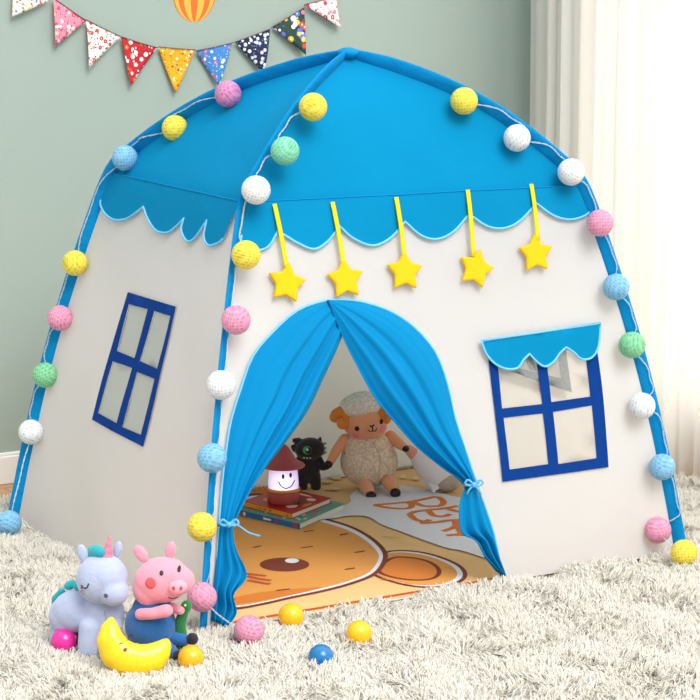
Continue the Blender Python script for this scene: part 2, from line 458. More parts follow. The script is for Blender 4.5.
# door curtains, pleated and tied back
def curtain(name, label, outer, inner, off0, ncols=44, phase=0, freq=3.6):
    def samp(P, n):
        c = catmull([Vector((a, b)) for a, b in P], 8)
        L = [0]
        for i in range(1, len(c)): L.append(L[-1]+(c[i]-c[i-1]).length)
        out = []
        for k in range(n+1):
            d = L[-1]*k/n; i = max(j for j in range(len(L)) if L[j] <= d+1e-9); i = min(i, len(c)-2)
            out.append(c[i].lerp(c[i+1], (d-L[i])/max(L[i+1]-L[i], 1e-9)))
        return out
    V = []; Fc = []; rows = []
    for part, n in ((0, 60), (1, 26)):
        o_, i_ = samp(outer[part], n), samp(inner[part], n)
        for k in range(n+1):
            if part == 1 and k == 0: continue
            rows.append((o_[k], i_[k], part, k/n))
    for a, b, part, s in rows:
        for c in range(ncols+1):
            t = c/ncols; p = a.lerp(b, t); u, v = px2uv('front', p.x, p.y, .4)
            v = max(v, 0)
            if part == 0:
                amp = .021*min(1, s*1.8)*(t**1.3)*(1-.5*s); pinch = .014*math.sin(PI*t)*s
                w = amp*math.sin(freq*2*PI*t**1.25+phase+1.2*s)+amp*.35*math.sin(freq*5.1*PI*t+2*phase+s*2)+.012*math.sin(PI*t)*(1-s)*math.sin(PI*s)
            else:
                amp = .012*(.35+s); pinch = .014*math.sin(PI*t)*(1-s*.3)
                w = amp*math.sin(3*2*PI*t+phase)*min(1, .4+s)
            ed = min(1, 10*t)
            V.append(surf('front', u, max(v, .002), .002, 1)+nrm('front', u, v)*(off0*min(1, 6*t)+(w+pinch)*ed+.004))
    m = ncols+1
    for j in range(len(rows)-1):
        for c in range(ncols): a = j*m+c; Fc.append((a, a+1, a+m+1, a+m))
    o = link_mesh(name, V, Fc, CURT, tent); mod_solid(o, .0014); tag(o, label)
    return o
cl = curtain('door_curtain', 'left blue door curtain tied back with a white cord tail',
    ([(337, 301), (324, 301.5), (296, 311), (272, 332), (252, 356), (240, 388), (230, 420), (225, 450), (221, 482), (218, 523)], [(218, 523), (215, 558), (212, 590), (210, 620)]),
    ([(338, 301), (346, 318), (341, 338), (328, 370), (310, 410), (288, 441), (270, 463), (253, 487), (240, 508), (231, 524)], [(231, 524), (234, 548), (245, 575), (231, 594), (234, 612), (224, 627)]), .004, phase=.5)
cr = curtain('door_curtain', 'right blue door curtain tied back with a small bow',
    ([(325, 301), (343, 300.5), (366, 303), (392, 312), (416, 328), (436, 352), (448, 384), (456, 420), (467, 453), (474, 483)], [(474, 483), (486, 510), (493, 532), (497, 556), (500, 577)]),
    ([(325, 302), (332, 318), (343, 343), (355, 366), (372, 397), (390, 420), (414, 447), (440, 468), (455, 478), (463, 487)], [(463, 487), (457, 502), (457, 531), (471, 540), (480, 556), (494, 570)]), .013, phase=2.2)
def bow(px, py, par, tail):
    u, v = px2uv('front', px, py); c = surf('front', u, v, .036); g = Geo(); k = c+BACK*-.012
    w = 1/380
    g.tube([surf('front', *px2uv('front', px-9, py+1), .02), k, surf('front', *px2uv('front', px+8, py-2), .02)], .0035, 8)
    g.ell(k, (.007, .007, .007))
    for sx, sz in ((-1, 1), (1, 1)):
        g.tube(catmull([k, k+RIGHT*.014*sx+UPV*.012, k+RIGHT*.022*sx+UPV*.004, k+RIGHT*.012*sx-UPV*.002, k], 5), .0028, 6)
    if tail == 0:
        for sx in (-1, 1): g.tube([k, k+RIGHT*.012*sx-UPV*.012, k+RIGHT*.018*sx-UPV*.024], .0025, 6)
    else:
        g.tube(catmull([k, k+RIGHT*.02-UPV*.001, k+RIGHT*.045-UPV*.018, k+RIGHT*.072-UPV*.026], 5), .0022, 6)
    g.obj('tie', TIEC, par)
bow(468, 484, cr, 0); bow(223, 524, cl, 1)

# ---------------------------------------------------------------- stars hanging from the eave
STARS = [((274, 205), (285, 262), (287, 283), -6, 'first star from the left, above the left of the door arch'), ((332, 203), (342, 261), (346, 279), 8, 'second star from the left, touching the top of the door arch'),
         ((396, 198), (404, 253), (406, 271), 2, 'middle star of five, right of the door arch top'), ((466, 191), (471, 251), (477, 268), -14, 'fourth star from the left, turned a little sideways'),
         ((530, 185), (537, 235), (536, 253), 4, 'rightmost star, hanging above the front window')]
for top, neck, c, rot, lab in STARS:
    up = Vector(px2uv('front', top[0]-1.5, top[1], .9)); st = surf('front', up.x, up.y, .012)
    uc = px2uv('front', c[0]-3, c[1]+1); pc = surf('front', *uc, .014); n = nrm('front', *uc)
    r = thing('star_pendant', 'yellow felt star, '+lab, 'star', pc, 0, 'five yellow stars hanging from the front eave')
    zax = n; xax = (RIGHT-n*RIGHT.dot(n)).normalized(); yax = zax.cross(xax)
    V = []; a0 = math.radians(90+rot)
    for k in range(10):
        rr = .052 if k % 2 == 0 else .029
        a = a0+k*PI/5; V.append((xax*math.cos(a)+yax*math.sin(a))*rr)
    g = Geo(); g.prism([v-n*.006 for v in V], n*.012)
    mod_bevel(g.obj('star', YELF, r, False), .0045, 3)
    un = px2uv('front', neck[0]-2, neck[1]); pn = surf('front', *un, .016); pn = pn.lerp(pc+n*.004, .35); pts = [st+(pn-st)*(i/8)+n*.004*math.sin(PI*i/8)-pc for i in range(9)]
    g = Geo(); g.tube(pts, .0062, 8, flat=.25, side=xax); g.obj('ribbon', YELR, r)

# ---------------------------------------------------------------- string lights
def pole_depth(k, py):
    best = min(POLE[k][0], key=lambda p: abs(proj(p)[1]-py)); return proj(best)[2]
def strand(lab, items, extra=()):
    P = []
    for it in items:
        px, py, col, src = it
        if isinstance(src, str): d = pole_depth(src, py)-.043; P.append(at_depth(px, py, d))
        else: P.append(ground(px, py, src))
    r = thing('string_lights', lab, 'string lights', P[0])
    cp = []
    for i, p in enumerate(P):
        cp.append(p-BACK*-.030)
        if i+1 < len(P):
            q = P[i+1]; ks, kq = items[i][3], items[i+1][3]
            for t in (.25, .5, .75):
                y = items[i][1]*(1-t)+items[i+1][1]*t
                if isinstance(ks, str) and isinstance(kq, str) and y > 60:
                    m = min(POLE[ks][0], key=lambda a: abs(proj(a)[1]-y))
                    sd_ = {'FL': 1, 'BL': -1.1, 'FR': 1.1}[ks]
                    cp.append(m+BACK*(-.022 if ks == 'FL' else -.012)+RIGHT*(.010*sd_))
                else: cp.append(p.lerp(q, t)+BACK*-.02-Vector((0, 0, .012*math.sin(PI*t))))
    cp = list(extra)+cp
    c1 = catmull(cp, 8); g = Geo(); tw = []; tw2 = []
    for i, p in enumerate(c1):
        a = i*1.3; tw.append(p-P[0]+RIGHT*.0013*math.cos(a)+UPV*.0013*math.sin(a)); tw2.append(p-P[0]-RIGHT*.0013*math.cos(a)-UPV*.0013*math.sin(a))
    g.tube(tw, .0008, 5); g.tube(tw2, .0008, 5); g.obj('cable', WIRE, r)
    for (px, py, col, src), p in zip(items, P):
        g = Geo(); g.ell((0, 0, 0), .0345, None, 36, 22)
        b = g.obj('cotton_ball_shade', COT[col], r); b.location = p-P[0]; b.rotation_euler = (random.random()*3, random.random()*3, random.random()*3)
        tag(b, {'lilac': 'mauve'}.get(col, col)+' thread ball shade')
strand('string of thread-ball lights along the left rear edge of the tent', [(228, 94, 'lilac', 'BL'), (175, 128, 'yellow', 'BL'), (125, 158, 'blue', 'BL'), (75, 263, 'yellow', 'BL'), (60, 318, 'pink', 'BL'), (45, 375, 'green', 'BL'), (31, 432, 'white', 'BL'), (9, 523, 'blue', .034)])
strand('string of thread-ball lights down the front left edge of the tent, beside the door', [(313, 107, 'yellow', 'FL'), (285, 151, 'mint', 'FL'), (256, 190, 'white', 'FL'), (246, 255, 'yellow', 'FL'), (236, 320, 'pink', 'FL'), (221, 385, 'white', 'FL'), (212, 458, 'blue', 'FL'), (202, 527, 'yellow', 'FL'), (202, 597, 'pink', 'FL'), (249, 630, 'pink', .03)])
strand('string of thread-ball lights along the right edge of the tent beside the window curtain', [(464, 101, 'yellow', 'FR'), (517, 138, 'white', 'FR'), (571, 172, 'white', 'FR'), (600, 223, 'pink', 'FR'), (616, 287, 'blue', 'FR'), (632, 345, 'green', 'FR'), (642, 406, 'white', 'FR'), (662, 467, 'blue', 'FR'), (658, 530, 'pink', 'FR'), (684, 553, 'yellow', .036)])
#PART2
# ---------------------------------------------------------------- room
WALLC = mat('sage_wall', (158, 172, 163), .95, .03, 3, .35, 350)
WY, WX = 1.135, 1.40
g = Geo(); g.box((-3.2, WY, FLOOR), (WX+.12, WY+.12, 2.7)); tag(g.obj('wall_back', WALLC, None, False), kind='structure')
g = Geo()
WIN = (.80, -1.9, .14, 2.3)   # y max, y min, sill, head of the window opening
g.box((WX, WIN[0], FLOOR), (WX+.12, WY, 2.7)); g.box((WX, -2.4, FLOOR), (WX+.12, WIN[1], 2.7))
g.box((WX, WIN[1], FLOOR), (WX+.12, WIN[0], WIN[2])); g.box((WX, WIN[1], WIN[3]), (WX+.12, WIN[0], 2.7))
tag(g.obj('wall_right', WALLC, None, False), kind='structure')
TRIM = mat('white_gloss_paint', (240, 240, 238), .4, .02)
g = Geo(); g.box((-3.2, WY-.014, FLOOR), (WX, WY, .052)); g.box((-3.2, WY-.009, .052), (WX, WY, .062)); o = g.obj('baseboard_back', TRIM, None, False); tag(mod_bevel(o, .003), kind='structure')
g = Geo(); g.box((WX-.014, -2.4, FLOOR), (WX, WY-.014, .052)); g.box((WX-.009, -2.4, .052), (WX, WY-.014, .062)); tag(g.obj('baseboard_right', TRIM, None, False), kind='structure')
wn = thing('window_1', None, None, (WX+.05, 0, 0)); tag(wn, kind='structure')
g = Geo(); a, b, c, d = WIN
for lo, hi in (((-.03, b, c), (.03, a, c+.06)), ((-.03, b, d-.06), (.03, a, d)), ((-.03, b, c+.06), (.03, b+.06, d-.06)), ((-.03, a-.06, c+.06), (.03, a, d-.06)), ((-.025, (a+b)/2-.03, c+.06), (.025, (a+b)/2+.03, d-.06))): g.box(lo, hi)
g.obj('window_frame', TRIM, wn, False)
m, nt, out = newmat('window_glass'); gl = nt.nodes.new('ShaderNodeBsdfTransparent'); gl.inputs['Color'].default_value = (.94, .96, .96, 1); nt.links.new(gl.outputs[0], out.inputs[0])
g = Geo(); g.box((-.003, b+.06, c+.06), (.003, a-.06, d-.06)); g.obj('glass', m, wn, False)
g = Geo(); g.box((-.08, b, c-.03), (.06, a, c)); g.obj('window_sill', TRIM, wn, False)
# floor boards
def wood():
    m, nt, out = newmat('oak_floor'); N = nt.nodes.new; L = nt.links.new
    b = N('ShaderNodeBsdfPrincipled'); b.inputs['Roughness'].default_value = .4
    tc = N('ShaderNodeTexCoord'); br = N('ShaderNodeTexBrick'); br.inputs['Scale'].default_value = 1; br.inputs['Brick Width'].default_value = 1.1; br.inputs['Row Height'].default_value = .12
    br.inputs['Mortar Size'].default_value = .0015; br.inputs['Color1'].default_value = lin((205, 160, 112)); br.inputs['Color2'].default_value = lin((190, 143, 96)); br.inputs['Mortar'].default_value = lin((110, 75, 45))
    mp = N('ShaderNodeMapping'); mp.inputs['Scale'].default_value = (2, 30, 1); nz = N('ShaderNodeTexNoise'); nz.inputs['Scale'].default_value = 2.5; nz.inputs['Detail'].default_value = 6
    L(tc.outputs['Object'], br.inputs['Vector']); L(tc.outputs['Object'], mp.inputs[0]); L(mp.outputs[0], nz.inputs['Vector'])
    mx = N('ShaderNodeMix'); mx.data_type = 'RGBA'; mx.blend_type = 'MULTIPLY'; mx.inputs['Factor'].default_value = .35
    cr = N('ShaderNodeValToRGB'); cr.color_ramp.elements[0].color = (.45, .35, .25, 1); cr.color_ramp.elements[0].position = .3; cr.color_ramp.elements[1].color = (1, 1, 1, 1)
    L(nz.outputs['Fac'], cr.inputs[0]); L(br.outputs['Color'], mx.inputs['A']); L(cr.outputs[0], mx.inputs['B']); L(mx.outputs['Result'], b.inputs['Base Color']); L(b.outputs[0], out.inputs[0]); return m
g = Geo(); g.box((-3.2, -3.4, FLOOR-.05), (WX+.12, WY+.12, FLOOR)); tag(g.obj('floor', wood(), None, False), kind='structure')
# sheer curtain in hanging folds
V = []; Fc = []
NY, NZ = 620, 24; y0, y1 = 1.02, -1.9
rnd = [random.uniform(.6, 1.4) for _ in range(80)]
def fold(y, z):
    q = (y0-y)/.085; i = int(q); f = q-i; amp = .030*rnd[i % 80]
    w = math.sin(2*PI*(f+.12*math.sin(i*1.7))) * amp
    w += .012*math.sin(2*PI*(y*3.1+.2*math.sin(z*1.2)))
    return w*(1-.25*max(0, z)/2.6)+.006*noise.noise(Vector((y*9, z*1.5, 2)))
for j in range(NZ+1):
    z = -.022+2.6*j/NZ
    for i in range(NY+1):
        y = y0+(y1-y0)*i/NY; V.append((1.285+fold(y, z), y+.008*math.sin(y*40), z))
for j in range(NZ):
    for i in range(NY): a = j*(NY+1)+i; Fc.append((a, a+1, a+NY+2, a+NY+1))
SHEER = mat('sheer_white_voile', (253, 247, 240), .95, .02, 30, .2, 300, trans=.5, alpha=.985)
tag(link_mesh('window_curtain', V, Fc, SHEER), 'white sheer floor-length window curtain hanging in folds behind the tent', 'curtain')

# ---------------------------------------------------------------- bunting and balloon decal on the back wall
NV = (0, -1, 0)
def wp(px, py, off): return hit(px, py, (0, WY-off, 0), (0, 1, 0))
FLAGS = [([(13, -6), (50, 0), (12, 17)], 'tiny_floral_on_white', (240, 236, 225), [(200, 60, 60), (50, 110, 160), (230, 190, 120), (90, 130, 90)], [(210, 120, 110), (240, 236, 225)], 95, .38, 'white pennant with tiny flowers'),
 ([(53, -2), (86, 21), (55, 47)], 'pink_floral', (232, 140, 160), [(250, 225, 225), (215, 75, 100), (245, 190, 195)], [(170, 50, 80), (240, 165, 180)], 62, .42, 'pink floral pennant'),
 ([(86, 20), (121, 37), (89, 69)], 'red_blossom_on_white', (243, 240, 234), [(215, 85, 70), (205, 70, 60), (240, 150, 130)], [(35, 55, 60), (60, 80, 75), (243, 240, 234), (200, 80, 80)], 55, .36, 'white pennant with red blossoms'),
 ([(121, 37), (157, 48), (131, 86)], 'crimson_floral', (190, 35, 45), [(235, 110, 40), (245, 235, 235), (225, 80, 40)], [(200, 40, 70), (190, 35, 45), (240, 230, 230)], 50, .36, 'crimson and orange floral pennant'),
 ([(158, 47), (195, 50), (176, 93)], 'golden_floral', (246, 172, 16), [(225, 80, 30), (250, 235, 200), (120, 70, 90)], [(210, 110, 30), (246, 172, 16), (250, 220, 150)], 75, .30, 'golden yellow pennant with small flowers'),
 ([(196, 51), (232, 43), (219, 86)], 'blue_floral', (62, 128, 196), [(235, 240, 250), (225, 110, 130), (230, 236, 246)], [(150, 195, 235), (62, 128, 196)], 62, .32, 'blue floral pennant'),
 ([(235, 42), (270, 29), (264, 74)], 'navy_floral', (28, 36, 72), [(240, 240, 240), (215, 220, 235), (200, 205, 225)], [(120, 130, 170), (28, 36, 72)], 68, .40, 'navy pennant with white flowers'),
 ([(272, 27), (304, 7.5), (306, 55)], 'dark_green_floral', (40, 66, 62), [(228, 75, 60), (90, 120, 215), (240, 240, 245), (245, 200, 70), (225, 120, 150)], [(70, 120, 80), (40, 66, 62), (60, 95, 80)], 45, .45, 'dark green pennant with bright flowers'),
 ([(304, 5), (336, -4), (341, 28)], 'red_rose_on_white', (246, 228, 226), [(215, 50, 75), (235, 130, 140), (200, 40, 60)], [(225, 110, 120), (246, 228, 226)], 52, .42, 'white pennant with red roses')]
bt = thing('bunting', 'string of patterned fabric pennants pinned along the green wall', 'bunting', wp(120, 30, .02))
O = bt.location
cordp = []
for i, (tri, nm, base, cols, leaf, sc, th, lab) in enumerate(FLAGS):
    A, B, T = [wp(p[0], p[1], .012 if k < 2 else .02) for k, p in enumerate(tri)]
    V = []; Fc = []; n = 10
    for r_ in range(n+1):
        for c_ in range(r_+1):
            s = r_/n; e = (A.lerp(B, c_/max(r_, 1))) if r_ else T
            p = T.lerp(A.lerp(B, c_/r_) if r_ else T, s)
            V.append(p-O+Vector((0, -.006*math.sin(PI*s)*math.sin(2.2*(c_/max(r_, 1))+i), 0)))
    idx = lambda r_, c_: r_*(r_+1)//2+c_
    for r_ in range(n):
        for c_ in range(r_+1):
            Fc.append((idx(r_, c_), idx(r_+1, c_), idx(r_+1, c_+1)))
            if c_ < r_: Fc.append((idx(r_, c_), idx(r_+1, c_+1), idx(r_, c_+1)))
    o = link_mesh('pennant', V, Fc, floral(nm, base, cols, leaf, sc, th, sc*2.1, .33), bt); mod_solid(o, .0014); tag(o, lab)
    cordp += [A, A.lerp(B, .5)+Vector((0, 0, -.001)), B]
g = Geo(); g.tube([p-O+Vector((0, -.003, .001)) for p in cordp], .0013, 6); g.obj('cord', mat('bunting_cord', (120, 96, 88), .8), bt)
# hot air balloon decal
cpx, cpy, rx, ry = 194, -4, 21.5, 26
g = Geo(); c0 = wp(cpx, cpy, 0)
K = 9
def bpt(u, v, off=0):  # u -1..1 across, v angle
    return wp(cpx+rx*u*math.sin(v)*(1-.12*max(0, -math.cos(v))), cpy-ry*math.cos(v), off)
for k in range(K):
    ua, ub = math.sin(PI*(k/K-.5)), math.sin(PI*((k+1)/K-.5))
    V = []; n = 24
    for j in range(n+1): v = PI*(.02+.96*j/n); V += [bpt(ua, v)-c0, bpt(ub, v)-c0]
    g.add(V, [(2*j, 2*j+2, 2*j+3, 2*j+1) for j in range(n)], k % 2)
bl = g.obj('balloon_decal', [mat('decal_orange', (226, 108, 42), .8, .1, 60), mat('decal_yellow', (244, 178, 66), .8, .1, 60)], None, False)
bl.location = c0; mod_solid(bl, .0008, 1); tag(bl, 'orange and yellow striped hot air balloon decal on the green wall', 'wall decal')

# ---------------------------------------------------------------- play mat with the printed bear
MC = [mat('mat_cream', (233, 190, 128), .85, .05, 9, .3, 500), mat('mat_tan', (222, 152, 72), .85, .06, 7, .3, 500), mat('mat_orange', (212, 122, 42), .85, .06, 8, .3, 500),
      mat('mat_brown', (118, 48, 26), .85), mat('mat_white', (226, 226, 230), .85, .04, 20, .3, 500), mat('mat_letter', (220, 120, 34), .85), mat('mat_rust', (186, 78, 34), .85), mat('mat_light_tan', (240, 206, 150), .85, .04, 9)]
g = Geo(); f0, f1, b1_, b0_ = G0['FL'], G0['FR'], G0['BR'], G0['BL']
mc = (f0+f1+b0_+b1_)/4
cor = [mc+(p-mc)*.972 for p in (f0, f1, b1_, b0_)]; cor[0] += Vector((0, .002, 0)); cor[1] += Vector((0, .002, 0))
g.prism([Vector((p.x, p.y, -.006)) for p in cor], (0, 0, .008), 0)
lay = [0]
def flat(P, mi, n=5, closed=True):
    c = catmull([Vector((a, b)) for a, b in P], n, True) if n else [Vector(p) for p in P]
    lay[0] += 1; z = .002+.00012*lay[0]
    V, T = fill2d([(p.x, p.y) for p in c], [], 12)
    pts = [ground(p.x, p.y, z) for p in V]
    g.add(pts, [f if (pts[f[1]]-pts[f[0]]).cross(pts[f[2]]-pts[f[0]]).z > 0 else f[::-1] for f in T], mi)
def stroke(P, w, mi, n=5, closed=False, taper=False):
    c = catmull([Vector((a, b)) for a, b in P], n, closed) if n else [Vector(p) for p in P]
    if closed: c.append(c[0])
    lay[0] += 1; z = .002+.00012*lay[0]; q = [ground(p.x, p.y, z) for p in c]; V = []
    for i, p in enumerate(q):
        t = (q[min(i+1, len(q)-1)]-q[max(i-1, 0)]).normalized(); s = Vector((-t.y, t.x, 0))*w/2
        if taper: s *= .25+.75*math.sin(PI*min(1, max(0, i/(len(q)-1))))
        V += [p-s, p+s]
    g.add(V, [(2*i, 2*i+2, 2*i+3, 2*i+1) for i in range(len(q)-1)], mi)
def ellp(cx, cy, rx, ry, rot=0, n=16):
    r = math.radians(rot); return [(cx+rx*math.cos(a)*math.cos(r)-ry*math.sin(a)*math.sin(r), cy+rx*math.cos(a)*math.sin(r)+ry*math.sin(a)*math.cos(r)) for a in [2*PI*k/n for k in range(n)]]
# border along the edge
for i in range(4):
    a, b = cor[i], cor[(i+1) % 4]; z = .0022; n = (mc-(a+b)/2); n.z = 0; t = (b-a).normalized(); s = Vector((-t.y, t.x, 0))
    if s.dot(n) < 0: s = -s
    q = [Vector((p.x, p.y, z)) for p in (a, b, b+s*.016, a+s*.016)]; g.add(q, [(0, 1, 2, 3)], 6)
# second ear, mostly hidden
flat(ellp(262, 489, 34, 11, -4), 3, 3); flat(ellp(262, 489, 31, 9.5, -4), 1, 3); flat(ellp(260, 489, 20, 6, -4), 2, 3)
# right ear
EAR = [(372, 572), (384, 554), (398, 550.5), (420, 552), (440, 557), (458, 565), (465, 573), (462, 580), (448, 585.5), (425, 587), (398, 583)]
def inset(P, k, c=None):
    c = c or (sum(p[0] for p in P)/len(P), sum(p[1] for p in P)/len(P)); return [(c[0]+(x-c[0])*k, c[1]+(y-c[1])*k) for x, y in P]
ec = (412, 569)
flat(EAR, 3); flat(inset(EAR, .955, ec), 4); flat(inset([(x-3, y) for x, y in EAR], .90, ec), 1)
IN = [(378, 570), (390, 559), (404, 557), (424, 560), (436, 566), (439, 573), (432, 578.5), (415, 580), (392, 577)]
flat(IN, 2); stroke(IN, .012, 3, 5, True)
stroke(EAR, .011, 3, 5, True)
HEAD = [(205, 607), (234, 608.5), (262, 604), (286, 598.5), (324, 590.5), (352, 583), (374, 574), (384, 562), (384, 551), (371, 538), (350, 526.5), (322, 517.5), (298, 506), (262, 494), (232, 500), (212, 520), (205, 560)]
flat(HEAD, 3); flat(inset(HEAD, .975), 4); flat([(x-(2.5 if x > 300 else 0), y+(1.2 if y < 560 else -.4)) for x, y in inset(HEAD, .955)], 1)
stroke(HEAD, .013, 3, 5, True)
flat([(208, 602), (226, 599), (262, 592), (306, 588), (322, 587), (300, 593), (262, 600.5), (234, 604.5), (208, 604.5)], 2, 3)
flat(ellp(284.5, 564.5, 24.8, 7), 3, 3); flat(ellp(292, 560.6, 7, 2.4), 4, 3)
for P in ([(244, 573.5), (254, 574.5), (266, 576)], [(247, 576), (258, 578.5), (271, 580.5)], [(248, 580), (258, 582), (270, 584)]): stroke(P, .016, 6, 4)
for x, y, l in ((309, 531, 5), (307, 547, 6), (257, 546.5, 4), (283, 589.5, 7), (360, 551.5, 5), (350, 568.5, 5), (344, 534, 4), (231, 600, 4)): stroke([(x-l, y+.8), (x, y), (x+l, y-.8)], .0065, 3, 3)
for x, y, l in ((396, 555.5, 4), (384, 579, 4), (408, 584, 4), (449, 568, 4), (391, 537, 8)): stroke([(x-l, y-.4), (x, y), (x+l, y+.6)], .004, 2, 3)
CLOUD = [(318, 519), (336, 510), (350, 502), (350, 496), (358, 489.5), (374, 485.5), (400, 485), (424, 488.5), (444, 494), (466, 499), (492, 506), (508, 530), (500, 560), (486, 558), (462, 550.5), (446, 547.5), (424, 540), (400, 531), (382, 524.5), (368, 516.5), (350, 515.5), (334, 518)]
flat(CLOUD, 4)
LW = .019
for P in ([(374, 505), (392, 503.5), (412, 501.5), (430, 497.8), (436, 496.6)], [(374, 505), (390, 508), (407, 508.4), (412, 505), (406, 502)], [(413, 501.5), (424, 506), (440, 505.6), (443.5, 501.5), (438, 497.3), (430, 497.5)],
          [(409.5, 514), (416, 511.5), (428, 510), (446, 508), (458, 506)], [(409.5, 514), (415, 519), (424, 521.5), (430, 519.5)], [(428, 510), (434, 515.5), (444, 516.2), (450, 514)], [(446, 508), (456, 511), (464, 511.5)],
          [(420, 523), (436, 522), (452, 520), (470, 519.5)], [(443, 531), (452, 528), (462, 523)], [(447, 535.3), (458, 534.5), (476, 536)], [(455, 521), (458, 527), (462, 534)]): stroke(P, LW, 5, 5)
for x, y, rx, ry in ((403, 476.5, 3.4, 2), (416, 478, 3.4, 2), (326, 481, 6, 1.8), (332, 488.5, 8, 1.6), (336, 478, 5, 1.3), (441, 490.5, 8, 1.5)): flat(ellp(x, y, rx, ry), 7, 2)
mo = g.obj('play_mat', MC, None, False)
tag(mo, 'tan play mat printed with a bear face and lettering, inside the tent', 'mat')

# ---------------------------------------------------------------- toys: drawn in picture-sized units at their own distance
class Toy:
    def __init__(s, name, label, cat, px, py, z=0.0, turn=0, group=None, parent=None):
        s.loc = ground(px, py, z); s.k = proj(s.loc)[2]/F; s.bx, s.by = px, py
        s.root = thing(name, label, cat, s.loc, -YAW, group)
    def p(s, x, y, d=0):   # picture x, picture y, distance towards the camera in the same unit
        return Vector(((x-s.bx)*s.k, -d*s.k, (s.by-y)*s.k*1.02))
    def e(s, x, y, d, rx, ry, rd, rot=0, tilt=0):
        R = Matrix.Rotation(math.radians(rot), 3, 'Y') @ Matrix.Rotation(math.radians(tilt), 3, 'Z')
        return ('e', s.p(x, y, d), (rx*s.k, rd*s.k, ry*s.k), R)
    def c(s, pts, rs, fl=1): return ('c', [s.p(*q) for q in pts], [r*s.k for r in rs], fl)
    def blob(s, name, parts, m, parent=None, voxel=.003, smooth=6): return blob(name, parts, m, parent or s.root, voxel, smooth)
    def surface(s, o, x, y):  # point on mesh o straight behind picture point (x,y)
        org = s.p(x, y, 200); h = o.ray_cast(org, Vector((0, 1, 0)))
        return (h[1], h[2]) if h[0] else (s.p(x, y, 0), Vector((0, -1, 0)))
    def dot(s, name, o, x, y, rx, ry, m, th=.0012, n=20):
        if isinstance(name, Geo): g = name
        else: g = Geo()
        c, _ = s.surface(o, x, y); V = []; rings = 3
        for r_ in range(1, rings+1):
            for k in range(n):
                a = 2*PI*k/n; q, nn = s.surface(o, x+rx*r_/rings*math.cos(a), y+ry*r_/rings*math.sin(a)); V.append(q+nn*th)
        V.append(c+_*th*1.6); ci = len(V)-1; Fc = [(ci, k, (k+1) % n) for k in range(n)]
        for r_ in range(rings-1):
            for k in range(n): j = (k+1) % n; Fc.append((r_*n+k, (r_+1)*n+k, (r_+1)*n+j, r_*n+j))
        Fc = [f[::-1] for f in Fc]
        if isinstance(name, Geo): g.add(V, Fc); return g
        q = g; q.add(V, Fc); ob = q.obj(name, m, s.root); mod_solid(ob, th*.9, 0); return ob
    def line(s, name, o, P, r, m):
        g = Geo(); g.tube([(lambda h: h[0]+h[1]*.0006)(s.surface(o, q.x, q.y)) for q in catmull([Vector(p) for p in P], 5)], r*s.k, 6); return g.obj(name, m, s.root)
BLACK = mat('black_stitching', (22, 18, 18), .5); BLUSH = mat('pink_blush', (238, 130, 140), .9); WHT = mat('white_spot', (245, 245, 245), .5)
# sheep
t = Toy('sheep_plush', 'cream fleece sheep plush with orange horns sitting inside the tent', 'plush toy', 372, 487, .003)
FL_ = wool('cream_fleece', (252, 230, 202), 130, .72); CAPW = wool('white_fleece', (252, 246, 230), 140, .74); PCH = mat('peach_plush', (228, 158, 116), .95, .06, 40, .4, 500, sheen=.3); HRN = mat('orange_horn_plush', (216, 128, 36), .9, .1, 60, .3, 400, sheen=.3)
body = t.blob('body', [t.e(369, 459, 10, 29, 26, 24), t.e(368, 444, 10, 26, 18, 21), t.e(366, 430, 10, 17, 12, 15)], FL_, smooth=10)
head = t.blob('head', [t.e(365, 418, 18, 22, 18.5, 18, -8), t.e(373, 421, 24, 14, 12, 15, -8)], PCH)
cap = t.blob('fleece_cap', [t.e(360, 401, 17, 21, 12.5, 20, -12), t.e(373, 401, 15, 11, 10, 17, 10), t.e(350, 408, 8, 12, 13, 14)], CAPW)
for (x, y, sg) in ((340.5, 415, -1), (387, 410, 1)):
    P = []
    for i in range(22):
        a = .3+i*.29; r_ = 9.6*(1-i/30); P.append((x-sg*1.5+sg*r_*math.cos(a)*.72, y-r_*math.sin(a), 22+i*.4))
    t.blob('horn', [t.c(P, [5.8*(1-i/40) for i in range(22)])], HRN, voxel=.0022, smooth=3)
t.blob('arm', [t.c([(345, 436, 14), (336, 447, 18), (330, 458, 20)], [6, 5.2, 4])], PCH); t.blob('arm', [t.c([(390, 434, 12), (399, 440, 18), (404, 443, 20)], [6.5, 5.4, 4.2])], PCH)
t.blob('hoof', [t.e(329, 459, 22, 4.2, 4.2, 5)], BLACK); t.blob('hoof', [t.e(405, 443.5, 22, 4, 3.6, 5)], BLACK)
t.blob('leg', [t.c([(365, 478, 28), (369, 483, 36)], [7.4, 6])], PCH); t.blob('leg', [t.c([(388, 475, 28), (393, 480, 36)], [7.4, 6])], PCH)
t.blob('hoof', [t.e(370.5, 485.5, 42, 5.6, 4.8, 5)], BLACK); t.blob('hoof', [t.e(394.5, 482.5, 42, 5.6, 4.8, 5)], BLACK)
t.dot('eye', head, 357, 421, 2.3, 2.4, BLACK); t.dot('eye', head, 380.5, 414.5, 1.6, 2.1, BLACK)
t.dot('cheek', head, 356, 428.5, 3.2, 3, BLUSH); t.dot('cheek', head, 381.5, 421, 2.6, 2.8, BLUSH)
t.line('mouth', head, [(367.5, 421.5), (370, 423), (372.3, 421.8), (371.5, 417), (372.3, 421.8), (375, 422.3), (376, 419.5)], .5, BLACK); t.line('nose', head, [(369.5, 417.5), (371.5, 418.4), (373.6, 416.6)], .8, BLACK)
t.line('seam', body, [(372, 436), (378, 446), (379.5, 456), (378, 466), (379, 476)], .5, mat('seam_thread', (205, 178, 146), .9))
